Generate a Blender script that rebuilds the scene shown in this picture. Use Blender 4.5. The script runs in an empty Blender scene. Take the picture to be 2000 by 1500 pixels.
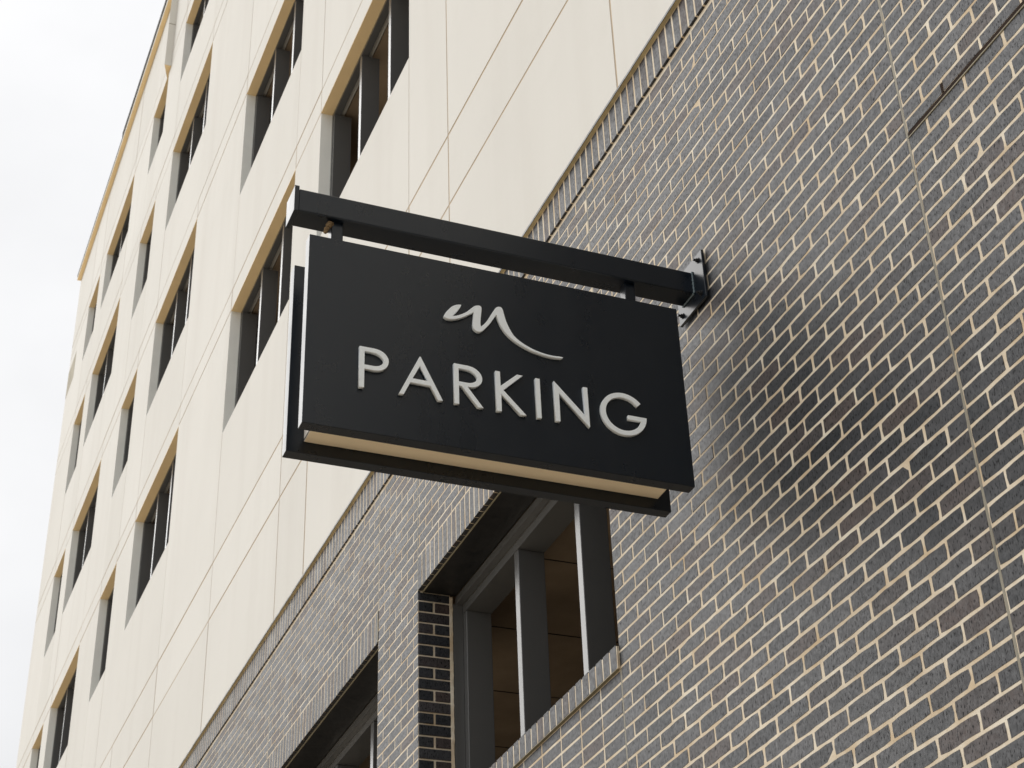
import bpy, bmesh, math, random
from mathutils import Vector, Matrix

random.seed(7)
SC = bpy.context.scene
COL = SC.collection
H = 1.65                      # the camera's height; every z below is measured from the camera

# ------------------------------------------------------------------ camera
YAW, PITCH, ROLL = -1.12394566, 0.60536696, -0.06794477
fwd = Vector((math.sin(YAW) * math.cos(PITCH), math.cos(YAW) * math.cos(PITCH), math.sin(PITCH)))
rgt = Vector((math.cos(YAW), -math.sin(YAW), 0.0))
up = rgt.cross(fwd)
r2 = math.cos(ROLL) * rgt + math.sin(ROLL) * up
u2 = -math.sin(ROLL) * rgt + math.cos(ROLL) * up
CAMLOC = Vector((0.0, -2.9, H))
cam_data = bpy.data.cameras.new('camera')
cam = bpy.data.objects.new('camera', cam_data)
COL.objects.link(cam)
cam.matrix_world = Matrix(((r2.x, u2.x, -fwd.x, CAMLOC.x), (r2.y, u2.y, -fwd.y, CAMLOC.y),
                           (r2.z, u2.z, -fwd.z, CAMLOC.z), (0, 0, 0, 1)))
cam_data.sensor_fit = 'HORIZONTAL'
cam_data.sensor_width = 36.0
FPX = 3392.1
cam_data.lens = 36.0 * FPX / 2000.0
cam_data.shift_x = -0.06890
cam_data.shift_y = -0.07188
cam_data.clip_start = 0.05
cam_data.clip_end = 2000.0
cam_data.dof.use_dof = True
cam_data.dof.focus_distance = 7.0
cam_data.dof.aperture_fstop = 11.0
SC.camera = cam


def project(x, y, z):
    """world point (z from the camera) -> pixel of the 2000 x 1500 photograph"""
    d = Vector((x, y + 2.9, z))
    w = d.dot(fwd)
    return 1137.8 + FPX * d.dot(r2) / w, 606.25 - FPX * d.dot(u2) / w


# ------------------------------------------------------------------ world and sun
SUN_DIR = Vector((-0.66, -0.50, 0.56)).normalized()      # towards the veiled sun
world = bpy.data.worlds.new('World')
SC.world = world
world.use_nodes = True
wn, wl = world.node_tree.nodes, world.node_tree.links
wn.clear()
wout = wn.new('ShaderNodeOutputWorld')
sky = wn.new('ShaderNodeTexSky')
sky.sky_type = 'NISHITA'
sky.sun_disc = False
sky.sun_elevation = math.asin(SUN_DIR.z)
sky.sun_rotation = math.atan2(SUN_DIR.x, SUN_DIR.y)
sky.dust_density = 4.0
bg_sky = wn.new('ShaderNodeBackground')
bg_sky.inputs['Strength'].default_value = 0.10
wl.new(sky.outputs[0], bg_sky.inputs['Color'])
tc = wn.new('ShaderNodeTexCoord')
mp = wn.new('ShaderNodeMapping')
mp.inputs['Scale'].default_value = (1.0, 1.0, 1.7)
nz = wn.new('ShaderNodeTexNoise')
nz.inputs['Scale'].default_value = 3.2
nz.inputs['Detail'].default_value = 5.0
nz.inputs['Roughness'].default_value = 0.5
rp = wn.new('ShaderNodeValToRGB')
rp.color_ramp.elements[0].position = 0.34
rp.color_ramp.elements[0].color = (0.83, 0.835, 0.845, 1)
rp.color_ramp.elements[1].position = 0.66
rp.color_ramp.elements[1].color = (0.97, 0.972, 0.978, 1)
bg_cl = wn.new('ShaderNodeBackground')
bg_cl.inputs['Strength'].default_value = 1.0
wl.new(tc.outputs['Generated'], mp.inputs['Vector'])
wl.new(mp.outputs[0], nz.inputs['Vector'])
wl.new(nz.outputs[0], rp.inputs[0])
sep = wn.new('ShaderNodeSeparateXYZ')
wl.new(tc.outputs['Generated'], sep.inputs[0])
grad = wn.new('ShaderNodeMapRange')            # an overcast sky is brighter overhead than at the horizon
grad.inputs['From Min'].default_value = 0.0
grad.inputs['From Max'].default_value = 1.0
grad.inputs['To Min'].default_value = 0.90
grad.inputs['To Max'].default_value = 1.06
wl.new(sep.outputs['Z'], grad.inputs['Value'])
cmul = wn.new('ShaderNodeMix')
cmul.data_type = 'RGBA'
cmul.blend_type = 'MULTIPLY'
cmul.inputs[0].default_value = 1.0
wl.new(rp.outputs[0], cmul.inputs[6])
wl.new(grad.outputs[0], cmul.inputs[7])
wl.new(cmul.outputs[2], bg_cl.inputs['Color'])
wmix = wn.new('ShaderNodeMixShader')
wmix.inputs[0].default_value = 0.93
wl.new(bg_sky.outputs[0], wmix.inputs[1])
wl.new(bg_cl.outputs[0], wmix.inputs[2])
wl.new(wmix.outputs[0], wout.inputs['Surface'])

sun_data = bpy.data.lights.new('sun', 'SUN')
sun_data.energy = 1.4
sun_data.angle = math.radians(54.0)
sun_data.color = (1.0, 0.985, 0.965)
sun = bpy.data.objects.new('sun', sun_data)
COL.objects.link(sun)
sun.location = (-8, -12, 16)
sun.rotation_euler = (-SUN_DIR).to_track_quat('-Z', 'Y').to_euler()

vs = SC.view_settings
vs.view_transform = 'Standard'
vs.look = 'None'
vs.exposure = 0.12
vs.gamma = 1.0
vs.use_curve_mapping = False
SC.render.engine = 'CYCLES'
SC.cycles.use_denoising = True
SC.cycles.max_bounces = 8
SC.cycles.diffuse_bounces = 5
SC.cycles.glossy_bounces = 4
SC.cycles.caustics_reflective = False
SC.cycles.caustics_refractive = False


# ------------------------------------------------------------------ materials
def new_mat(name):
    m = bpy.data.materials.new(name)
    m.use_nodes = True
    nt = m.node_tree
    return m, nt.nodes, nt.links, nt.nodes['Principled BSDF']


def nnode(nodes, t, **kw):
    n = nodes.new(t)
    for k, v in kw.items():
        if k in n.inputs:
            n.inputs[k].default_value = v
        else:
            setattr(n, k, v)
    return n


def noise(nodes, links, vec, scale, detail=3.0, rough=0.55):
    n = nnode(nodes, 'ShaderNodeTexNoise', Scale=scale, Detail=detail, Roughness=rough)
    links.new(vec, n.inputs['Vector'])
    return n.outputs[0]


def ramp(nodes, links, fac, p0, c0, p1, c1):
    r = nodes.new('ShaderNodeValToRGB')
    r.color_ramp.elements[0].position = p0
    r.color_ramp.elements[0].color = (*c0, 1) if len(c0) == 3 else c0
    r.color_ramp.elements[1].position = p1
    r.color_ramp.elements[1].color = (*c1, 1) if len(c1) == 3 else c1
    links.new(fac, r.inputs[0])
    return r.outputs[0]


def mix(nodes, links, fac, a, b, blend='MIX'):
    m = nodes.new('ShaderNodeMix')
    m.data_type = 'RGBA'
    m.blend_type = blend
    for sock, v in ((m.inputs[0], fac), (m.inputs[6], a), (m.inputs[7], b)):
        if isinstance(v, (int, float)):
            sock.default_value = v
        elif isinstance(v, tuple):
            sock.default_value = (*v, 1)
        else:
            links.new(v, sock)
    return m.outputs[2]


def stretched(nodes, links, sx, sy, sz):
    g = nodes.new('ShaderNodeNewGeometry')
    m = nodes.new('ShaderNodeMapping')
    m.inputs['Scale'].default_value = (sx, sy, sz)
    links.new(g.outputs['Position'], m.inputs['Vector'])
    return m.outputs[0]


def bump(nodes, links, h, strength, dist, bsdf):
    b = nnode(nodes, 'ShaderNodeBump', Strength=strength, Distance=dist)
    links.new(h, b.inputs['Height'])
    links.new(b.outputs[0], bsdf.inputs['Normal'])


def mat_brick():
    m, n, l, b = new_mat('ironspot_brick')
    at = nnode(n, 'ShaderNodeAttribute', attribute_name='rnd')
    oi = n.new('ShaderNodeObjectInfo')
    add = nnode(n, 'ShaderNodeMath', operation='ADD')
    l.new(at.outputs['Fac'], add.inputs[0])
    l.new(oi.outputs['Random'], add.inputs[1])
    fr = nnode(n, 'ShaderNodeMath', operation='FRACT')
    l.new(add.outputs[0], fr.inputs[0])
    wn_ = nnode(n, 'ShaderNodeTexWhiteNoise', noise_dimensions='1D')
    l.new(fr.outputs[0], wn_.inputs['W'])
    pos = stretched(n, l, 1, 1, 1)
    tone = ramp(n, l, fr.outputs[0], 0.0, (0.016, 0.019, 0.024), 1.0, (0.044, 0.046, 0.052))
    brown = ramp(n, l, wn_.outputs[0], 0.74, (0, 0, 0), 0.98, (1, 1, 1))
    c = mix(n, l, brown, tone, (0.060, 0.043, 0.039))
    mott = ramp(n, l, noise(n, l, pos, 28, 4), 0.35, (0.75, 0.75, 0.75), 0.7, (1.25, 1.22, 1.2))
    c = mix(n, l, 1.0, c, mott, 'MULTIPLY')
    # iron spots and drag marks of the wire cut
    spot = noise(n, l, stretched(n, l, 1, 1, 0.36), 170, 3)
    pit = ramp(n, l, spot, 0.555, (0, 0, 0), 0.64, (1, 1, 1))
    c = mix(n, l, pit, c, (0.007, 0.007, 0.008))
    streak = noise(n, l, stretched(n, l, 190, 190, 9), 1.0, 2)
    drag = ramp(n, l, streak, 0.66, (0, 0, 0), 0.72, (0.9, 0.9, 0.9))
    c = mix(n, l, drag, c, (0.008, 0.008, 0.009))
    gloss = ramp(n, l, wn_.outputs[0], 0.0, (0.42, 0.42, 0.42), 1.0, (0.60, 0.60, 0.60))
    gloss = mix(n, l, 1.0, gloss, ramp(n, l, noise(n, l, pos, 45, 4), 0.35, (0.65, 0.65, 0.65), 0.65, (1.1, 1.1, 1.1)), 'MULTIPLY')
    gloss = mix(n, l, pit, gloss, (0.08, 0.08, 0.08))
    gloss = mix(n, l, drag, gloss, (0.10, 0.10, 0.10))
    l.new(gloss, b.inputs['Specular IOR Level'])
    # mortar flecks
    fleck = noise(n, l, pos, 170, 1)
    zone = ramp(n, l, noise(n, l, pos, 3.0, 2), 0.50, (0, 0, 0), 0.68, (1, 1, 1))
    fm = mix(n, l, 1.0, ramp(n, l, fleck, 0.73, (0, 0, 0), 0.76, (1, 1, 1)), zone, 'MULTIPLY')
    c = mix(n, l, fm, c, (0.55, 0.48, 0.38))
    l.new(c, b.inputs['Base Color'])
    rg = ramp(n, l, wn_.outputs[0], 0.0, (0.47, 0.47, 0.47), 1.0, (0.66, 0.66, 0.66))
    rg2 = mix(n, l, 0.35, rg, noise(n, l, pos, 60, 3))
    l.new(rg2, b.inputs['Roughness'])
    b.inputs['IOR'].default_value = 1.50
    fine = noise(n, l, stretched(n, l, 260, 260, 60), 1.0, 3)
    spot2 = nnode(n, 'ShaderNodeMath', operation='MULTIPLY_ADD')
    l.new(spot, spot2.inputs[0])
    spot2.inputs[1].default_value = -0.6
    l.new(fine, spot2.inputs[2])
    bump(n, l, spot2.outputs[0], 0.55, 0.0016, b)
    return m


def mat_mortar():
    m, n, l, b = new_mat('mortar')
    pos = stretched(n, l, 1, 1, 1)
    c = ramp(n, l, noise(n, l, pos, 7, 5), 0.30, (0.58, 0.45, 0.29), 0.68, (0.80, 0.74, 0.62))
    c = mix(n, l, ramp(n, l, noise(n, l, pos, 160, 3), 0.60, (0, 0, 0), 0.75, (0.6, 0.6, 0.6)), c, (0.40, 0.31, 0.20))
    l.new(c, b.inputs['Base Color'])
    b.inputs['Roughness'].default_value = 0.92
    bump(n, l, noise(n, l, pos, 240, 4), 0.5, 0.002, b)
    return m


def mat_render_white():
    m, n, l, b = new_mat('cream_cladding')
    pos = stretched(n, l, 1, 1, 1)
    c = ramp(n, l, noise(n, l, pos, 0.5, 5), 0.30, (0.675, 0.665, 0.625), 0.70, (0.715, 0.705, 0.665))
    st = noise(n, l, stretched(n, l, 2.2, 2.2, 0.10), 1.0, 5)
    c = mix(n, l, ramp(n, l, st, 0.50, (0, 0, 0), 0.78, (0.42, 0.42, 0.42)), c, (0.60, 0.58, 0.535))
    c = mix(n, l, ramp(n, l, noise(n, l, pos, 3.0, 6, 0.7), 0.55, (0, 0, 0), 0.8, (0.18, 0.18, 0.18)), c, (0.58, 0.565, 0.515))
    oi = n.new('ShaderNodeObjectInfo')
    c = mix(n, l, 1.0, c, ramp(n, l, oi.outputs['Random'], 0.0, (0.965, 0.962, 0.955), 1.0, (1.02, 1.02, 1.02)), 'MULTIPLY')
    l.new(c, b.inputs['Base Color'])
    b.inputs['Roughness'].default_value = 0.75
    b.inputs['Specular IOR Level'].default_value = 0.25
    bump(n, l, noise(n, l, pos, 90, 4), 0.15, 0.003, b)
    return m


def mat_metal_paint(name, col, rough, dirt=0.25, rvar=0.10):
    m, n, l, b = new_mat(name)
    pos = stretched(n, l, 1, 1, 1)
    d = ramp(n, l, noise(n, l, pos, 6, 6, 0.65), 0.45, (0, 0, 0), 0.8, (dirt, dirt, dirt))
    c = mix(n, l, d, col, tuple(min(1, v * 1.7 + 0.012) for v in col))
    sp = ramp(n, l, noise(n, l, pos, 150, 2), 0.76, (0, 0, 0), 0.80, (0.5, 0.5, 0.5))
    c = mix(n, l, sp, c, (0.20, 0.18, 0.15))
    l.new(c, b.inputs['Base Color'])
    st = mix(n, l, 0.5, noise(n, l, pos, 9, 5), noise(n, l, stretched(n, l, 14, 14, 0.7), 1.0, 4))
    r = ramp(n, l, st, 0.35, (rough - rvar,) * 3, 0.65, (rough + rvar,) * 3)
    l.new(r, b.inputs['Roughness'])
    b.inputs['IOR'].default_value = 1.5
    bump(n, l, noise(n, l, pos, 350, 2), 0.06, 0.001, b)
    return m


def mat_plain(name, col, rough, var=0.2, scale=5.0, bmp=0.2):
    m, n, l, b = new_mat(name)
    pos = stretched(n, l, 1, 1, 1)
    c = ramp(n, l, noise(n, l, pos, scale, 6, 0.6), 0.3, tuple(v * (1 - var) for v in col), 0.7,
             tuple(min(1, v * (1 + var)) for v in col))
    l.new(c, b.inputs['Base Color'])
    b.inputs['Roughness'].default_value = rough
    b.inputs['Specular IOR Level'].default_value = 0.2
    bump(n, l, noise(n, l, pos, scale * 14, 4), bmp, 0.003, b)
    return m


def mat_ground():
    m, n, l, b = new_mat('pale_pavers')
    pos = stretched(n, l, 1, 1, 1)
    bt = n.new('ShaderNodeTexBrick')
    bt.inputs['Scale'].default_value = 2.4
    bt.inputs['Color1'].default_value = (0.60, 0.53, 0.43, 1)
    bt.inputs['Color2'].default_value = (0.55, 0.48, 0.39, 1)
    bt.inputs['Mortar'].default_value = (0.44, 0.38, 0.30, 1)
    bt.inputs['Mortar Size'].default_value = 0.012
    l.new(pos, bt.inputs['Vector'])
    d = ramp(n, l, noise(n, l, pos, 1.3, 6), 0.35, (0.88, 0.88, 0.88), 0.7, (1.08, 1.06, 1.04))
    l.new(mix(n, l, 1.0, bt.outputs[0], d, 'MULTIPLY'), b.inputs['Base Color'])
    b.inputs['Roughness'].default_value = 0.85
    bump(n, l, bt.outputs[1], 0.3, 0.004, b)
    return m


M_BRICK = mat_brick()
M_MORTAR = mat_mortar()
M_WHITE = mat_render_white()
M_FIN = mat_metal_paint('charcoal_louvre_paint', (0.105, 0.107, 0.108), 0.22, 0.06, 0.03)
M_SIGN = mat_metal_paint('satin_black_sign_paint', (0.002, 0.006, 0.012), 0.30, 0.05, 0.045)
M_STEEL = mat_metal_paint('black_lintel_paint', (0.012, 0.012, 0.012), 0.45)
M_FLASH = mat_plain('bronze_flashing', (0.22, 0.19, 0.12), 0.5)
M_CAP = mat_plain('olive_cap_flashing', (0.55, 0.46, 0.27), 0.55)
M_SEAL = mat_plain('grey_sealant', (0.27, 0.25, 0.20), 0.6, 0.15, 9)
M_LETTER = mat_plain('white_acrylic', (0.90, 0.95, 0.97), 0.35, 0.03, 40, 0.03)
M_CORE = mat_plain('white_sign_core', (0.80, 0.77, 0.72), 0.5, 0.04, 3, 0.03)
M_CONC = mat_plain('garage_concrete', (0.33, 0.255, 0.18), 0.85, 0.25, 1.5)
M_DARKGAP = mat_plain('dark_relief_gap', (0.022, 0.011, 0.006), 0.9, 0.3, 20)  # flat dark brown for the strips in the joint gap and weeps
M_NEST = mat_plain('dry_mud', (0.22, 0.15, 0.08), 0.95, 0.35, 90, 0.6)
M_GROUND = mat_ground()
M_TAN = mat_plain('tan_bounce_tone', (0.92, 0.71, 0.41), 0.7, 0.06, 2, 0.05)  # warm ground bounce on undersides, put into the colour
M_JAMB = mat_plain('jamb_lift_white', (0.86, 0.875, 0.84), 0.6, 0.04, 4, 0.05)  # paler than the cladding: light on the shaded jambs put into the colour
M_PEACH = mat_plain('peach_bounce_tone', (0.92, 0.78, 0.56), 0.5, 0.04, 3, 0.03)  # warm bounce under the white sign core, painted in as peach
M_WELD = mat_metal_paint('weld_with_glint', (0.10, 0.14, 0.16), 0.3)  # lighter grey-blue, the glint of the bead put into its colour
M_BOLT = mat_metal_paint('black_bolt', (0.015, 0.016, 0.018), 0.35)


# ------------------------------------------------------------------ mesh helpers
def link(name, me, mat, parent=None, smooth=False):
    me.materials.append(mat)
    o = bpy.data.objects.new(name, me)
    COL.objects.link(o)
    if parent is not None:
        o.parent = parent
        if parent.parent is None:      # parts are modelled in place; only the thing's own Empty carries a location
            o.matrix_parent_inverse = Matrix.Translation(-parent.location)
    if smooth:
        for f in me.polygons:
            f.use_smooth = True
    return o


BOXF = [(0, 1, 2, 3), (7, 6, 5, 4), (0, 4, 5, 1), (1, 5, 6, 2), (2, 6, 7, 3), (3, 7, 4, 0)]


def boxverts(x0, x1, y0, y1, z0, z1):
    return [(x0, y0, z0 + H), (x0, y1, z0 + H), (x1, y1, z0 + H), (x1, y0, z0 + H),
            (x0, y0, z1 + H), (x0, y1, z1 + H), (x1, y1, z1 + H), (x1, y0, z1 + H)]


def boxes(name, bl, mat, parent=None):
    v, f = [], []
    for b in bl:
        k = len(v)
        v += boxverts(*b)
        f += [tuple(k + i for i in q) for q in BOXF]
    me = bpy.data.meshes.new(name)
    me.from_pydata(v, [], f)
    me.update()
    return link(name, me, mat, parent)


def box(name, x0, x1, y0, y1, z0, z1, mat, parent=None, bevel=0.0, seg=2):
    if not bevel:
        return boxes(name, [(x0, x1, y0, y1, z0, z1)], mat, parent)
    bm = bmesh.new()
    vs_ = [bm.verts.new(c) for c in boxverts(x0, x1, y0, y1, z0, z1)]
    for q in BOXF:
        bm.faces.new([vs_[i] for i in q])
    bmesh.ops.bevel(bm, geom=list(bm.edges), offset=bevel, segments=seg, affect='EDGES', profile=0.5)
    me = bpy.data.meshes.new(name)
    bm.to_mesh(me)
    bm.free()
    return link(name, me, mat, parent)


def cyl(name, c, axis, r, length, mat, parent=None, n=6, r2=None):
    """prism of n sides from c along axis"""
    a = Vector(axis).normalized()
    t = a.orthogonal().normalized()
    s = a.cross(t)
    r2 = r if r2 is None else r2
    v, f = [], []
    for k, (rr, d) in enumerate(((r, 0), (r2, length))):
        for i in range(n):
            w = 2 * math.pi * i / n
            p = Vector((c[0], c[1], c[2] + H)) + a * d + (t * math.cos(w) + s * math.sin(w)) * rr
            v.append(p[:])
    f += [tuple(range(n))[::-1], tuple(range(n, 2 * n))]
    f += [(i, (i + 1) % n, n + (i + 1) % n, n + i) for i in range(n)]
    me = bpy.data.meshes.new(name)
    me.from_pydata(v, [], f)
    return link(name, me, mat, parent)


def empty(name, loc, label, cat):
    o = bpy.data.objects.new(name, None)
    COL.objects.link(o)
    o.location = (loc[0], loc[1], loc[2] + H)
    o['label'] = label
    o['category'] = cat
    return o


# ------------------------------------------------------------------ ground
gm = bpy.data.meshes.new('ground')
gm.from_pydata([(-600, -600, 0), (600, -600, 0), (600, 600, 0), (-600, 600, 0)], [], [(0, 1, 2, 3)])
ground = link('ground', gm, M_GROUND)
ground['kind'] = 'structure'

# ------------------------------------------------------------------ the parking garage
XL, XR = -28.5, 7.0
garage = empty('parking_garage', (-12, 0, -H), 'cream clad parking garage on a dark glazed brick base', 'building')

# ---- brick base
COURSE, BRK = 0.06525, 0.2132
BED, HEADJ = 0.0105, 0.0105
OPEN = [(-8.43, -5.925), (-11.69, -9.145)]      # garage openings in the brick
Z_SILL_B, Z_SILL, Z_HEAD, Z_SOLD = 2.797, 2.900, 4.300, 4.508
Z_TOPS, Z_TOP = 5.297, 5.497
YM = 0.0010                                     # mortar face behind the brick face
DEPTH = 0.19

mort = []
xs = sorted([XL, XR] + [e for o in OPEN for e in o])
for a, b_ in zip(xs[:-1], xs[1:]):
    if any(abs(a - o[0]) < 1e-6 for o in OPEN):
        mort.append((a, b_, YM, DEPTH, -H, Z_SILL_B))
        mort.append((a, b_, YM - 0.012, DEPTH, Z_SILL_B + 0.002, Z_SILL - 0.006))
        mort.append((a, b_, YM, 0.085, Z_HEAD + 0.004, Z_TOPS + .0069))
    else:
        mort.append((a, b_, YM, DEPTH, -H, Z_TOPS + .0069))
mort.append((XL, XR, YM - 0.0122, DEPTH, Z_TOPS + 0.007, Z_TOP))
wall = boxes('brick_wall', mort, M_MORTAR, garage)

bricks = []          # (x0, x1, z0, z1, y, full)
CJ = [XL, -12.40, -11.69, -9.155, -8.43, -5.925, -3.50, XR]


def spans(zc):
    """brickwork intervals of a course"""
    out = []
    for a, b_ in zip(CJ[:-1], CJ[1:]):
        out.append((a, b_))
    return out


k0, k1 = int(-H / COURSE), int(Z_TOPS / COURSE) + 1
for k in range(k0, k1 + 1):
    zb, zt = -0.003 + k * COURSE + BED / 2, -0.003 + (k + 1) * COURSE - BED / 2
    for a, b_ in spans(k):
        is_open = any(abs(a - o[0]) < 0.02 and abs(b_ - o[1]) < 0.02 for o in OPEN)
        lo, hi = [(-H, Z_TOPS - 0.006)], None
        zones = [(-H, Z_TOPS - 0.006)] if not is_open else [(-H, Z_SILL_B - 0.008), (Z_SOLD + 0.004, Z_TOPS - 0.006)]
        for zl, zh in zones:
            z0, z1 = max(zb, zl), min(zt, zh)
            if z1 - z0 < 0.018:
                continue
            ph = -3.922 + 0.1066 * ((28 - k) % 2)
            if is_open and z1 < Z_SILL_B:
                ph = -6.130                       # stack bond below the sill
            ga, gb = a, b_
            if a != XL:
                ga = a + 0.006
            if b_ != XR:
                gb = b_ - 0.006
            if abs(a + 9.155) < 1e-6 and z1 < Z_HEAD + 0.02:
                ga = -9.145
            if abs(b_ + 8.43) < 1e-6 and z1 < Z_HEAD + 0.02:
                gb = -8.43
            if abs(a + 5.925) < 1e-6 and Z_SILL_B < z0 < Z_HEAD:
                ga = -5.925
            n0 = math.floor((ga - ph) / BRK)
            x = ph + n0 * BRK
            while x < gb:
                x0, x1 = max(x + HEADJ / 2, ga), min(x + BRK - HEADJ / 2, gb)
                if x1 - x0 > 0.012:
                    if k == 56 and x0 > -3.5:
                        z0 = 3.6668
                    full = (x1 - x0 > BRK - HEADJ - 0.001) and abs((z1 - z0) - (COURSE - BED)) < 1e-4
                    bricks.append((x0, x1, z0, z1, 0.0, full))
                x += BRK
# soldier courses: over the openings, and the proud one under the flashing
x = -5.249 - 0.069 * 340
soldier = []
while x < XR - 0.07:
    if x > XL:
        soldier.append((x + 0.0065, x + 0.0625, Z_TOPS + 0.004, Z_TOP - 0.004, -0.012, False))
    x += 0.069
for a, b_ in OPEN:
    n = int((b_ - a) / 0.069)
    p = (b_ - a) / n
    for i in range(n):
        soldier.append((a + i * p + 0.0065, a + (i + 1) * p - 0.0065, Z_HEAD, Z_SOLD - 0.008, 0.0, False))
    n = int((b_ - a) / 0.0715)
    p = (b_ - a) / n
    for i in range(n):
        soldier.append((a + i * p + 0.005, a + (i + 1) * p - 0.005, Z_SILL_B + 0.004, Z_SILL, -0.012, False))

SIGNPOLY = [(560, 360), (1385, 560), (1362, 965), (1310, 1012), (556, 898)]


def inside(px, py):
    c = False
    n = len(SIGNPOLY)
    for i in range(n):
        xa, ya = SIGNPOLY[i]
        xb, yb = SIGNPOLY[(i + 1) % n]
        if (ya > py) != (yb > py) and px < (xb - xa) * (py - ya) / (yb - ya) + xa:
            c = not c
    return c


def screen_area(b_):
    x0, x1, z0, z1 = b_[:4]
    xc, zc = (x0 + x1) / 2, (z0 + z1) / 2
    if xc > -2.0 or zc < 0.5 or xc < -16:
        return 0
    p = [project(x0, 0, z0), project(x1, 0, z0), project(x1, 0, z1), project(x0, 0, z1)]
    u, v = sum(q[0] for q in p) / 4, sum(q[1] for q in p) / 4
    if not (-10 < u < 2010 and -10 < v < 1510) or inside(u, v):
        return 0
    return abs(sum(p[i][0] * p[(i + 1) % 4][1] - p[(i + 1) % 4][0] * p[i][1] for i in range(4))) / 2


order = sorted(range(len(bricks)), key=lambda i: -screen_area(bricks[i]) if bricks[i][5] else 0)
single = set(order[:300])


def brick_mesh(name, w, h, rag):
    """front face with a slightly uneven outline, sunk 12 mm into the mortar; local x,z centred, face at y=0"""
    rnd = random.Random(name)
    nx, nz_ = 5, 2
    pts = []
    for i in range(nx):
        pts.append((-w / 2 + w * i / nx, -h / 2))
    for i in range(nz_):
        pts.append((w / 2, -h / 2 + h * i / nz_))
    for i in range(nx):
        pts.append((w / 2 - w * i / nx, h / 2))
    for i in range(nz_):
        pts.append((-w / 2, h / 2 - h * i / nz_))
    out = []
    for x_, z_ in pts:
        corner = abs(abs(x_) - w / 2) < 1e-6 and abs(abs(z_) - h / 2) < 1e-6
        cut = 0.0028 if corner else 0.0
        out.append((x_ - math.copysign(cut, x_) * (corner) + rnd.uniform(-rag, rag),
                    z_ - math.copysign(cut, z_) * (corner) * 0.6 + rnd.uniform(-rag, rag)))
    n = len(out)
    v = [(x_ * 0.995, 0.0, z_ * 0.985) for x_, z_ in out] + [(x_, 0.0007, z_) for x_, z_ in out] + \
        [(x_, 0.012, z_) for x_, z_ in out]
    f = [tuple(range(n))]
    for r_ in range(2):
        f += [(r_ * n + i, (r_ + 1) * n + i, (r_ + 1) * n + (i + 1) % n, r_ * n + (i + 1) % n) for i in range(n)]
    me = bpy.data.meshes.new(name)
    me.from_pydata(v, [], f)
    me.materials.append(M_BRICK)
    at = me.attributes.new('rnd', 'FLOAT', 'POINT')
    val = rnd.random()
    for d in at.data:
        d.value = val
    return me


variants = [brick_mesh('brick_%d' % i, BRK - HEADJ, COURSE - BED, 0.0015) for i in range(9)]
rb = random.Random(3)
for i in sorted(single):
    x0, x1, z0, z1, y, _ = bricks[i]
    o = bpy.data.objects.new('brick', rb.choice(variants))
    o.location = ((x0 + x1) / 2 + rb.uniform(-.0018, .0018), y + rb.uniform(-.0004, .0004),
                  (z0 + z1) / 2 + H + rb.uniform(-.001, .001))
    o.rotation_euler = (rb.gauss(0, .008), rb.gauss(0, .005), rb.gauss(0, .003))
    if rb.random() < 0.5:
        o.scale = (rb.uniform(.988, 1.0), 1, rb.uniform(.96, 1.01))
    COL.objects.link(o)
    o.parent = wall


def brick_mass(name, lst, parent):
    v, f, rv = [], [], []
    for x0, x1, z0, z1, y, _ in lst:
        k = len(v)
        c = 0.0016
        val = rb.random()
        jx = [rb.uniform(-.0016, .0016) for _ in range(4)]
        jz = [rb.uniform(-.0011, .0011) for _ in range(4)]
        jy = rb.uniform(-.0004, .0003)
        far = 1.0 if x0 > -6.5 else 0.45
        tx, tz = rb.gauss(0, .003) * far, rb.gauss(0, .008) * far * min(1, .06 / (z1 - z0))
        cs = [(x0 + jx[0], z0 + jz[0]), (x1 + jx[1], z0 + jz[1]), (x1 + jx[2], z1 + jz[2]), (x0 + jx[3], z1 + jz[3])]
        xc, zc = (x0 + x1) / 2, (z0 + z1) / 2
        for s, yy in ((c, y + jy), (0, y + jy + .0007), (0, y + .012)):
            for x_, z_ in cs:
                sx = x_ - math.copysign(min(s, .3 * (x1 - x0)), x_ - xc)
                sz = z_ - math.copysign(s * .6, z_ - zc)
                v.append((sx, yy + (x_ - xc) * tx * (yy < y + .01) + (z_ - zc) * tz * (yy < y + .01), sz + H))
                rv.append(val)
        f.append((k, k + 1, k + 2, k + 3))
        for r_ in range(2):
            for i in range(4):
                j = (i + 1) % 4
                f.append((k + r_ * 4 + i, k + r_ * 4 + 4 + i, k + r_ * 4 + 4 + j, k + r_ * 4 + j))
    me = bpy.data.meshes.new(name)
    me.from_pydata(v, [], f)
    at = me.attributes.new('rnd', 'FLOAT', 'POINT')
    at.data.foreach_set('value', rv)
    return link(name, me, M_BRICK, parent)


rest = [b_ for i, b_ in enumerate(bricks) if i not in single]
mass = brick_mass('brickwork', rest, wall)
mass['kind'] = 'stuff'
sold = brick_mass('soldier_courses', soldier, wall)
sold['kind'] = 'stuff'

# undersides of the soldiers: real brick ends, 75 mm deep, over each opening
for a, b_ in OPEN:
    n = int((b_ - a) / 0.069)
    p = (b_ - a) / n
    bl = [(a + i * p + 0.006, a + (i + 1) * p - 0.006, 0.0125, 0.075, Z_HEAD, Z_HEAD + 0.05) for i in range(n)]
    e = boxes('soldier_ends', bl, M_BRICK, wall)
    e['kind'] = 'stuff'
e = boxes('soldier_ends', [(s[0] + .001, s[1] - .001, -0.0112, 0.004, Z_TOPS + .0035, Z_TOPS + .02) for s in soldier
                           if s[4] == -0.012 and s[2] > 5], M_BRICK, wall)
e['kind'] = 'stuff'

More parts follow.
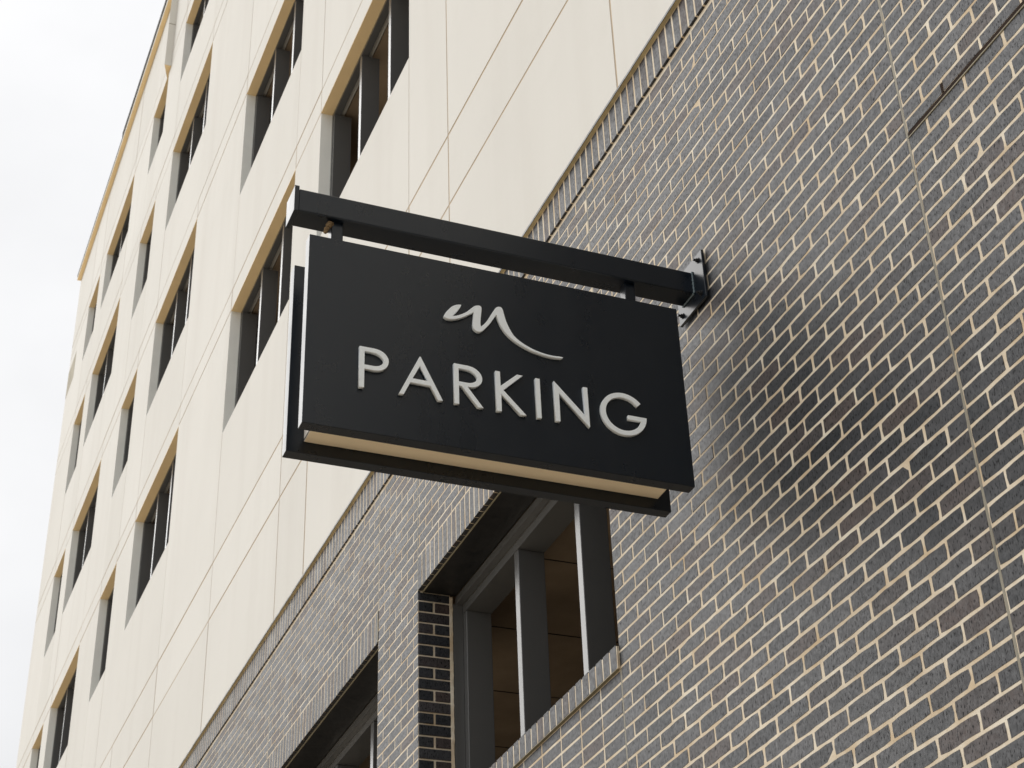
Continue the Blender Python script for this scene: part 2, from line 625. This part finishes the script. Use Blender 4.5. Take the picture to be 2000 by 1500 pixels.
# brick returns of the piers (they face the camera side), alternating one long and two short bricks
for xe, side in ((-8.43, 1), (-11.69, 1), (-5.925, -1), (-9.145, -1)):
    for k in range(int(2.5 / COURSE), int(Z_HEAD / COURSE) + 1):
        zb, zt = -0.003 + k * COURSE + BED / 2, -0.003 + (k + 1) * COURSE - BED / 2
        zb, zt = max(zb, Z_SILL - .05), min(zt, Z_HEAD - .012)
        if zt - zb < .02:
            continue
        pieces = [(0.003, 0.184)] if k % 2 else [(0.003, 0.086), (0.099, 0.184)]
        for ya, yb in pieces:
            pr = 0.0065 + rb.uniform(-.001, .001)
            xa, xb = (xe - 0.004, xe + pr) if side > 0 else (xe - pr * .5, xe + 0.004)
            box('return_brick', xa, xb, ya, yb, zb, zt, M_BRICK, wall, bevel=0.0016, seg=1)
for xe in (-8.43, -11.69):      # weathered sealant bead between the brick return and the steel frame
    v, f = [], []
    nseg = 60
    for i in range(nseg + 1):
        z_ = Z_SILL - .1 + (Z_HEAD - .02 - Z_SILL + .1) * i / nseg
        w = 0.008 + rb.uniform(-.005, .009) * (rb.random() < .6)
        v += [(xe - .002, DEPTH - .006, z_ + H), (xe + w, DEPTH - .004 + rb.uniform(-.002, .002), z_ + H),
              (xe + w + rb.uniform(-.001, .002), DEPTH + .012, z_ + H), (xe - .002, DEPTH + .016, z_ + H)]
    for i in range(nseg):
        for j in range(3):
            f.append((i * 4 + j, i * 4 + j + 1, i * 4 + j + 5, i * 4 + j + 4))
    me = bpy.data.meshes.new('sealant_bead')
    me.from_pydata(v, [], f)
    link('sealant_bead', me, M_MORTAR, wall)

# control joints
cj = [(-3.50, -H, Z_TOPS), (-5.925, Z_HEAD + .2, Z_TOPS), (-5.925, 0, Z_SILL_B), (-8.43, Z_HEAD, Z_TOPS),
      (-9.155, Z_HEAD + .2, Z_TOPS), (-11.69, Z_HEAD, Z_TOPS), (-12.40, 3.0, Z_TOPS)]
for x_, za, zb in cj:
    box('control_joint', x_ - .0055, x_ + .0055, 0.0003, 0.02, za, zb, M_SEAL, garage)
box('joint_backer', -9.166, -9.147, -0.004, 0.05, 4.30, 4.50, M_SEAL, garage)

# relief joint with its drip, right of the control joint, and an open weep above it
box('relief_joint', -3.494, XR, 0.0006, 0.05, 3.6475, 3.6660, M_DARKGAP, garage)
box('drip_edge', -3.494, XR, -0.003, 0.03, 3.6425, 3.6470, M_FLASH, garage)
box('weep_vent', -3.289, -3.277, -0.0008, 0.012, 3.667, 3.705, M_DARKGAP, garage)
box('weep_vent', -5.707, -5.698, -0.0004, 0.012, 2.742, 2.765, M_DARKGAP, garage)

# flashing on top of the brick
fl = box('wall_flashing', XL - .02, XR, -0.032, 0.05, Z_TOP, Z_TOP + .004, M_CAP, garage)
box('flashing_lip', XL - .02, XR, -0.0345, -0.0322, Z_TOP - .001, Z_TOP + .012, M_STEEL, fl)
box('flashing_upstand', XL, XR, 0.030, 0.0485, Z_TOP + .005, Z_TOP + .03, M_FLASH, fl)


# ---- garage openings in the brick: steel lintel, frame and deep vertical louvre blades
def opening(a, b_, nfin):
    lin = box('lintel', a + .008, b_ - .004, 0.030, DEPTH + .03, 4.2905, 4.2965, M_STEEL, garage)
    box('drip_bead', a + .008, b_ - .004, 0.0255, 0.0295, 4.2875, 4.2985, M_FLASH, lin)
    yf, yb = 0.262, 0.415
    fr = boxes('louvre_frame', [
        (a + .0, a + .014, DEPTH + .016, yf - .001, 2.85, 4.238),
        (b_ - .014, b_ + .0, DEPTH + .016, yf - .001, 2.85, 4.238),
        (a, b_, DEPTH + .031, yf - .001, 4.2385, 4.285),
        (a + .0, b_ - .0, yf, yb, 4.186, 4.2375),
        (a + .015, b_ - .015, yf - .03, yb, 2.86, 2.90)], M_FIN, garage)
    step = 0.789
    for i in range(nfin):
        x0 = a + 0.001 + i * step
        w = .066 if i == 0 else .058
        if i == nfin - 1:
            x0 = b_ - .062
        box('louvre_blade', x0, x0 + w, yf + .001, yb - .002, 2.9005, 4.1855, M_FIN, fr, bevel=.003, seg=1)
    box('sill_flashing', a + .01, b_ - .012, -0.016, 0.02, Z_SILL_B - .004, Z_SILL_B - .001, M_FLASH, garage)


opening(*OPEN[0], 4)
opening(*OPEN[1], 4)

# ---- cream cladding panels
YW = 0.05
COLS = {'A': (-11.11, -8.74), 'B': (-14.27, -11.91), 'C': (-18.93, -16.60), 'D': (-21.15, -20.06),
        'E': (-24.93, -22.60), 'F': (-26.61, -25.54)}
ROWS = [(8.645, 10.075), (11.535, 12.965), (14.44, 15.845), (17.12, 18.30)]
STRIP = [(10.075, 10.335), (12.965, 13.245), (15.845, 16.13), (18.30, 18.60)]
WINS = [('A', 0), ('B', 0), ('B', 1), ('A', 1), ('C', 0), ('C', 1), ('C', 2), ('C', 3), ('D', 0), ('D', 1), ('D', 2),
        ('D', 3), ('E', 0), ('E', 1), ('E', 2), ('E', 3), ('F', 0), ('F', 1), ('F', 2), ('F', 3), ('B', 2), ('B', 3)]
Z_ROOF = 20.18
edges = sorted([XL] + [e for c in COLS.values() for e in c] + [-7.965, -5.595, -3.2, -0.8, 1.6, 4.2, XR])
G = 0.010
back, panels = [], []
colname = {c[0]: n for n, c in COLS.items()}
for a, b_ in zip(edges[:-1], edges[1:]):
    cn = colname.get(a)
    zs = [Z_TOP + .004, 6.715, 7.28]
    segs = [(Z_TOP + .004, 6.715), (6.715, 7.28)]
    lower = 7.28
    for r, (s, h) in enumerate(ROWS):
        top = STRIP[r][1]
        if cn and (cn, r) in WINS:
            segs.append((lower, s, 'w'))
        else:
            segs.append((lower, h))
        segs.append((h, top, 'w') if cn and (cn, r) in WINS else (h, top))
        lower = top
    segs.append((lower, Z_ROOF))
    for sg in segs:
        z0, z1 = sg[0], sg[1]
        back.append((a, b_, YW + .010, 0.25, z0, z1))
        win = len(sg) > 2
        pz0 = z0 if (win and z0 in [h for _, h in ROWS]) else z0 + G
        pz1 = z1 if (win and z1 in [s for s, _ in ROWS]) else z1 - G
        # flush against a window beside it
        left_w = right_w = False
        for n2, c2 in COLS.items():
            for r, (s, h) in enumerate(ROWS):
                if (n2, r) in WINS and z0 < h - .1 and z1 > s + .1:
                    if abs(c2[1] - a) < 1e-6:
                        left_w = True
                    if abs(c2[0] - b_) < 1e-6:
                        right_w = True
        x0 = a if (left_w or a == XL) else a + G
        x1 = b_ if (right_w or b_ == XR) else b_ - G
        panels.append((x0, x1, z0, z1, pz0, pz1))
cw = boxes('cladding_wall', back, M_WHITE, garage)
boxes('joint_sealant', [(q[0], q[1], YW + .0032, YW + .0080, q[4], q[5]) for q in back],
      mat_plain('buff_joint_sealant', (0.54, 0.44, 0.32), 0.8, 0.1, 3), cw)
rp_ = random.Random(11)
for x0, x1, z0, z1, pz0, pz1 in panels:
    box('wall_panel', x0, x1, YW + rp_.uniform(-.0012, .0012), YW + .0085, pz0, pz1, M_WHITE, cw)


def window(cn, r):
    a, b_ = COLS[cn]
    s, h = ROWS[r]
    yf, yb = 0.150, 0.305
    fr = boxes('window_frame', [
        (a + .001, a + .028, yf, yf + .06, s, h), (b_ - .028, b_ - .001, yf, yf + .06, s, h),
        (a + .0285, b_ - .0285, yf, yf + .06, h - .035, h - .001),
        (a + .0285, b_ - .0285, yf, yf + .06, s + .001, s + .035)], M_FIN, garage)
    box('head_bounce_sheet', a + .001, b_ - .001, YW + .001, yf - .0005, h - .006, h - .0003, M_TAN, fr)  # added sheet, its tan stands for bounce light under the head
    for x0, x1 in ((a + .0003, a + .005), (b_ - .005, b_ - .0003)):
        box('jamb_lift_sheet', x0, x1, YW + .001, yf - .0005, s + .001, h - .0063, M_JAMB, fr)  # added sheets, brighten the shaded jambs by colour
    n = 4 if b_ - a > 2 else 2
    for i in range(n):
        x0 = a + .029 + i * 0.765 if i < n - 1 else b_ - .029 - .05
        if i == 0:
            x0, w = a + .029, .035
        else:
            w = .055
        box('window_blade', x0, x0 + w, yf + .004, yb, s + .0355, h - .0355, M_FIN, fr)


for cn, r in WINS:
    if (cn, r) not in (('A', 1), ('B', 2), ('B', 3)):
        window(cn, r)

# corner opening at the far end
boxes('corner_recess', [(-28.495, -27.68, YW - .0025, YW - .0005, 17.46, 18.02)], mat_plain('recess_grey', (0.42, 0.39, 0.31), .8), garage)

# cornice
cor = box('cornice', XL - .02, XR, -0.025, 0.24, Z_ROOF + .001, Z_ROOF + .075, M_WHITE, garage)
M_COPE = mat_plain('dark_coping_metal', (0.045, 0.040, 0.030), 0.9)
box('roof_coping', -24.2, XR, -0.030, 0.26, Z_ROOF + .0755, Z_ROOF + .25, M_COPE, cor)
box('gravel_stop', XL - .03, -24.205, -0.030, 0.26, Z_ROOF + .0755, Z_ROOF + .115, M_COPE, cor)
box('soffit_bounce_sheet', XL - .015, XR, -0.0235, YW - .003, Z_ROOF - .006, Z_ROOF + .0005, M_TAN, cor)  # added sheet, paints warm bounce on the cornice underside
# wedge shaped fin hanging from the cornice
v = []
for z_ in (18.31, Z_ROOF):
    v += [(-19.92, YW - .001, z_ + H), (-19.92, -0.052, z_ + H), (-20.22, YW - .001, z_ + H)]
me = bpy.data.meshes.new('wedge_fin')
me.from_pydata(v, [], [(0, 1, 2), (5, 4, 3), (0, 3, 4, 1), (1, 4, 5, 2), (2, 5, 3, 0)])
wf = link('wedge_fin', me, M_WHITE, garage)
me = bpy.data.meshes.new('fin_bounce_sheet')
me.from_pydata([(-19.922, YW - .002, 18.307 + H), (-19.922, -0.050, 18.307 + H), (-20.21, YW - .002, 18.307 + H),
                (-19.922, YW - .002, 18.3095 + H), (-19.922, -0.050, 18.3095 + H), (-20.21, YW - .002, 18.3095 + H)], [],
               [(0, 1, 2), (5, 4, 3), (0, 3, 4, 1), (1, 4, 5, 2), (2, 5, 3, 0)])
link('fin_bounce_sheet', me, M_TAN, wf)  # added sheet, bounce light under the fin painted as tan
box('fin_joint', -19.9205, -19.9195, -0.0515, 0.048, 19.155, 19.170, M_SEAL, wf)

# ---- decks, back wall and ends behind the openings
slabs = [(XL + .05, XR - .05, 0.26, 9.0, 4.42, 4.80)]
for (s, h), st in zip(ROWS, STRIP):
    slabs.append((XL + .05, XR - .05, 0.26, 9.0, h + .01, h + .45))
slabs.append((XL + .05, XR - .05, 0.26, 9.0, 7.35, 7.70))
slabs.append((XL + .05, XR - .05, 0.26, 9.0, 1.6, 1.95))
for sl in slabs:
    box('parking_deck', *sl, M_CONC, garage)
box('rear_wall', XL + .05, XR - .05, 9.01, 9.2, -H, 20.0, M_CONC, garage)
box('end_wall', XL + .001, XL + .049, 0.251, 9.2, -H, Z_ROOF, M_WHITE, garage)
box('end_wall', XR - .049, XR - .001, 0.251, 9.2, -H, Z_ROOF, M_WHITE, garage)
box('roof_deck', XL + .05, XR - .05, 0.261, 9.2, 20.01, 20.15, M_CONC, garage)
for i in range(12):                       # cast joints across the lowest deck's underside and rear wall
    x_ = -13.6 + i * 0.92
    box('deck_joint', x_, x_ + .008, 0.45, 8.9, 4.4165, 4.4195, M_STEEL, garage)
for y_ in (1.6, 3.1, 4.6, 6.1):
    box('deck_joint', -13.7, -2.5, y_, y_ + .008, 4.4168, 4.4192, M_STEEL, garage)
box('conduit', -13.5, -3.0, 2.35, 2.385, 4.355, 4.39, M_STEEL, garage)

# ------------------------------------------------------------------ the hanging sign
X1 = -4.885
sign = empty('hanging_sign', (-5.0, 0, 3.05), 'black blade sign reading PARKING hung from a steel arm on the brick wall', 'sign')
plate = box('wall_plate', -5.108, -4.872, -0.020, -0.0075, 3.933, 4.163, M_SIGN, sign, bevel=.002, seg=1)
for bx_, bz_ in ((-4.905, 4.128), (-4.905, 3.967), (-5.076, 4.128), (-5.076, 3.967)):
    bo = cyl('bolt', (bx_, -0.0205, bz_), (0, -1, 0), .0125, .003, M_BOLT, plate, 12)
    # (washer, nut and thread end share one bolt mesh)
    bm = bmesh.new()
    bm.from_mesh(bo.data)
    for r_, l0, l1, n_ in ((.0095, .003, .012, 6), (.0052, .012, .022, 10)):
        lo, hi = [], []
        for i in range(n_):
            w = 2 * math.pi * i / n_ + .3
            for lst, d in ((lo, l0), (hi, l1)):
                lst.append(bm.verts.new((bx_ + r_ * math.cos(w), -0.0205 - d, bz_ + H + r_ * math.sin(w))))
        bm.faces.new(hi)
        for i in range(n_):
            bm.faces.new((lo[i], lo[(i + 1) % n_], hi[(i + 1) % n_], hi[i]))
    bmesh.ops.recalc_face_normals(bm, faces=list(bm.faces))
    bm.to_mesh(bo.data)
    bm.free()
beam = box('support_arm', -5.061, -4.960, -1.654, -0.0205, 4.003, 4.105, M_SIGN, sign, bevel=.005, seg=2)
box('end_cap', -5.068, -4.953, -1.672, -1.6545, 3.996, 4.113, M_SIGN, beam, bevel=.0012, seg=1)


def weld(name, pts, parent, r=.0045):
    """beaded weld along a polyline"""
    v, f = [], []
    n = 6
    ring = 0
    for (p, q) in zip(pts[:-1], pts[1:]):
        p, q = Vector(p), Vector(q)
        m_ = max(4, int((q - p).length / .006))
        a = (q - p).normalized()
        t = a.orthogonal().normalized()
        s = a.cross(t)
        for i in range(m_ + 1):
            c = p.lerp(q, i / m_)
            rr = r * (1 + .25 * math.sin(i * 2.1) + rb.uniform(-.12, .12))
            for j in range(n):
                w = 2 * math.pi * j / n
                d = c + (t * math.cos(w) + s * math.sin(w)) * rr
                v.append((d.x, d.y, d.z + H))
            if i:
                k = len(v) - 2 * n
                f += [(k + j, k + (j + 1) % n, k + n + (j + 1) % n, k + n + j) for j in range(n)]
    me = bpy.data.meshes.new(name)
    me.from_pydata(v, [], f)
    return link(name, me, M_WELD, parent, True)


weld('weld_bead', [(-4.9585, -0.0225, 4.106), (-4.9585, -0.0225, 4.002), (-5.0615, -0.0225, 4.002), (-5.0615, -0.0225, 4.106)], beam)
for ya, yb in ((-1.519, -1.474), (-0.3195, -0.2745)):
    box('hanger_post', -5.030, -4.985, ya, yb, 3.80, 4.0055, M_SIGN, sign, bevel=.003, seg=1)
SY0, SY1, SZ0, SZ1 = -1.6265, -0.1525, 3.0545, 3.8465
front = box('front_panel', X1 - .050, X1, SY0, SY1, SZ0, SZ1, M_SIGN, sign, bevel=.0018, seg=1)
backp = box('back_panel', X1 - .250, X1 - .200, SY0, SY1, SZ0, SZ1, M_SIGN, sign, bevel=.0018, seg=1)
box('sign_core', X1 - .1995, X1 - .0505, -1.565, -0.205, 3.102, 3.815, M_CORE, sign)
box('core_bounce_sheet', X1 - .197, X1 - .053, -1.563, -0.207, 3.0995, 3.1015, M_PEACH, sign)  # added sheet, paints bounce light on the core's underside
boxes('core_seam', [(X1 - .198, X1 - .052, -1.5665, -1.5655, 3.103, 3.107)], M_SIGN, sign)

# raised lettering: outlines on the panel face, (y, z)
LET = {
 'P': ([(-1.4359,3.3915),(-1.4192,3.3915),(-1.386,3.3915),(-1.3754,3.3905),(-1.3625,3.388),(-1.3509,3.3828),(-1.342,3.376),(-1.3358,3.3675),(-1.331,3.358),(-1.3296,3.3480),(-1.3308,3.338),(-1.3336,3.3285),(-1.339,3.32),(-1.3465,3.3128),(-1.355,3.307),(-1.3669,3.3032),(-1.38,3.3015),(-1.4178,3.3015),(-1.4178,3.2245),(-1.4350,3.2245)],
       [(-1.4180,3.3745),(-1.386,3.3745),(-1.376,3.3732),(-1.3655,3.3695),(-1.3555,3.363),(-1.349,3.3545),(-1.3468,3.3470),(-1.349,3.3375),(-1.3555,3.3285),(-1.3655,3.322),(-1.376,3.319),(-1.386,3.3182),(-1.4180,3.3182)]),
 'A': ([(-1.2155,3.3923),(-1.2120,3.3923),(-1.1304,3.2255),(-1.1475,3.2255),(-1.1745,3.2791),(-1.2500,3.2791),(-1.2742,3.2255),(-1.2908,3.2255)],
       [(-1.2142,3.3545),(-1.1838,3.2962),(-1.2422,3.2962)]),
 'R': ([(-1.0872,3.3915),(-1.04,3.3915),(-1.0279,3.3905),(-1.015,3.388),(-1.0028,3.3820),(-0.993,3.374),(-0.9856,3.364),(-0.982,3.355),(-0.9808,3.3465),(-0.982,3.335),(-0.986,3.325),(-0.9945,3.3155),(-1.0044,3.3087),(-1.016,3.3045),(-1.0374,3.3025),(-0.9793,3.2250),(-0.9985,3.2250),(-1.0587,3.3022),(-1.0698,3.3022),(-1.0698,3.2250),(-1.0865,3.2250)],
       [(-1.0700,3.3745),(-1.038,3.3745),(-1.029,3.3735),(-1.018,3.3697),(-1.008,3.3630),(-1.001,3.354),(-0.9985,3.3465),(-1.001,3.337),(-1.008,3.3285),(-1.018,3.322),(-1.029,3.3192),(-1.038,3.3185),(-1.0700,3.3185)]),
 'K': ([(-0.9290,3.3918),(-0.9120,3.3918),(-0.9110,3.3310),(-0.8460,3.3918),(-0.8240,3.3918),(-0.9009,3.3153),(-0.8150,3.2250),(-0.8370,3.2250),(-0.9095,3.2986),(-0.9095,3.2250),(-0.9275,3.2250)], None),
 'I': ([(-0.7741,3.3915),(-0.7575,3.3915),(-0.7566,3.2250),(-0.7730,3.2250)], None),
 'N': ([(-0.7022,3.3935),(-0.7000,3.3925),(-0.5838,3.2680),(-0.5855,3.3910),(-0.5690,3.3910),(-0.5677,3.2235),(-0.5690,3.2235),(-0.6836,3.3468),(-0.6836,3.2255),(-0.7010,3.2255)], None),
}
gc, R1, R0 = (-0.4272, 3.3058), 0.0920, 0.0725


def arc(c, rx, rz, a0, a1, n):
    return [(c[0] + rx * math.cos(math.radians(a0 + (a1 - a0) * i / n)), c[1] + rz * math.sin(math.radians(a0 + (a1 - a0) * i / n)))
            for i in range(n + 1)]


outer = arc(gc, R1, .0898, 39, 359, 44)
inner = arc(gc, R0, .0710, 343, 37, 40)
LET['G'] = (outer + [(-0.3352, 3.3035), (-0.4100, 3.3035), (-0.4100, 3.2868), (-0.3560, 3.2862)] + inner, None)
LOGO = [(-1.0566,3.6527),(-1.0551,3.6504),(-1.0629,3.6333),(-1.075,3.6152),(-1.0901,3.5957),(-1.0753,3.599),(-1.0543,3.6105),(-1.0332,3.6263),(-1.0179,3.6434),(-1.0057,3.6573),(-0.995,3.6631),(-0.9844,3.6655),(-0.977,3.662),(-0.9758,3.6511),(-0.9786,3.6282),(-0.9814,3.602),(-0.9822,3.5814),(-0.9799,3.5726),(-0.9684,3.5844),(-0.9544,3.6045),(-0.9385,3.6354),(-0.9242,3.6628),(-0.9163,3.6732),(-0.907,3.6778),(-0.8979,3.6773),(-0.8921,3.6682),(-0.8882,3.6484),(-0.8815,3.6206),(-0.8718,3.5954),(-0.859,3.5709),(-0.8489,3.5565),(-0.8283,3.5402),(-0.8016,3.5256),(-0.7672,3.5126),(-0.7295,3.5053),(-0.699,3.5036),(-0.6682,3.5063),(-0.6583,3.505),(-0.6623,3.5008),(-0.684,3.4979),(-0.7146,3.4974),(-0.7525,3.5022),(-0.7901,3.5111),(-0.8199,3.5234),(-0.8436,3.5352),(-0.8672,3.5522),(-0.8861,3.5718),(-0.9005,3.5942),(-0.9104,3.6177),(-0.9158,3.6371),(-0.918,3.6405),(-0.9379,3.6048),(-0.9566,3.5768),(-0.9736,3.5562),(-0.9842,3.5488),(-0.9961,3.5496),(-1.0063,3.5575),(-1.0105,3.5684),(-1.0092,3.5958),(-1.0064,3.622),(-1.0054,3.6333),(-1.0274,3.6156),(-1.0516,3.5983),(-1.0755,3.5863),(-1.0962,3.58),(-1.1109,3.5809),(-1.1197,3.5857),(-1.1219,3.5912),(-1.1151,3.6062),(-1.103,3.6225),(-1.091,3.638),(-1.076,3.6474),(-1.0655,3.651)]


def raised(name, loops, parent, t=.0145, smooth_spline=False):
    cu = bpy.data.curves.new(name, 'CURVE')
    cu.dimensions = '2D'
    cu.fill_mode = 'BOTH'
    cu.extrude = (t - .0006) / 2
    cu.bevel_depth = .0003
    cu.bevel_resolution = 0
    for lp in loops:
        if lp is None:
            continue
        sp = cu.splines.new('POLY')
        sp.points.add(len(lp) - 1)
        for p, (y_, z_) in zip(sp.points, lp):
            p.co = (y_, z_, 0, 1)
        sp.use_cyclic_u = True
    tmp = bpy.data.objects.new('tmp', cu)
    COL.objects.link(tmp)
    dg = bpy.context.evaluated_depsgraph_get()
    me = bpy.data.meshes.new_from_object(tmp.evaluated_get(dg))
    bpy.data.objects.remove(tmp)
    bpy.data.curves.remove(cu)
    me.name = name
    me.materials.clear()
    # curve x,y,z -> world y,z,x
    for vv in me.vertices:
        c = vv.co
        vv.co = (X1 + t / 2 + c.z + .0004, c.x, c.y + H)
    me.update()
    o = link(name, me, M_LETTER, parent)
    return o


def smooth_loop(lp, it=2):
    """Chaikin corner cutting that keeps the sharp corners"""
    for _ in range(it):
        out = []
        n = len(lp)
        for i in range(n):
            p0, p1, p2 = Vector(lp[i - 1]), Vector(lp[i]), Vector(lp[(i + 1) % n])
            a, b_ = (p1 - p0), (p2 - p1)
            ang = abs(a.angle(b_)) if a.length > 0 and b_.length > 0 else 0
            if ang > 1.15:
                out.append(tuple(p1))
            else:
                out.append(tuple(p1 - a * .25))
                out.append(tuple(p1 + b_ * .25))
        lp = out
    return lp


for ch in 'PARKING':
    o = raised('letter', LET[ch], front)
    o['label'] = 'raised white capital letter ' + ch
lg = raised('emblem', [smooth_loop(LOGO)], front)
lg['label'] = 'raised white handwritten wave shaped letter m'

# a mud dauber nest stuck to the hanger post under the arm
bm = bmesh.new()
for i, (dx, dy, dz, rr) in enumerate(((0, 0, 0, .012), (.004, -.006, -.014, .011), (.002, -.012, -.028, .010), (.0, -.016, -.042, .008), (-.006, .008, .002, .010))):
    r_ = bmesh.ops.create_icosphere(bm, subdivisions=2, radius=rr)
    for vv in r_['verts']:
        vv.co += Vector((dx, dy, dz)) + Vector((rb.uniform(-.002, .002), rb.uniform(-.002, .002), rb.uniform(-.002, .002)))
me = bpy.data.meshes.new('wasp_nest')
bm.to_mesh(me)
bm.free()
nest = link('wasp_nest', me, M_NEST)
nest.location = (-4.985, -1.526, 3.990 + H)
nest['label'] = 'small brown mud nest stuck beside the outer hanger post under the arm'
nest['category'] = 'nest'
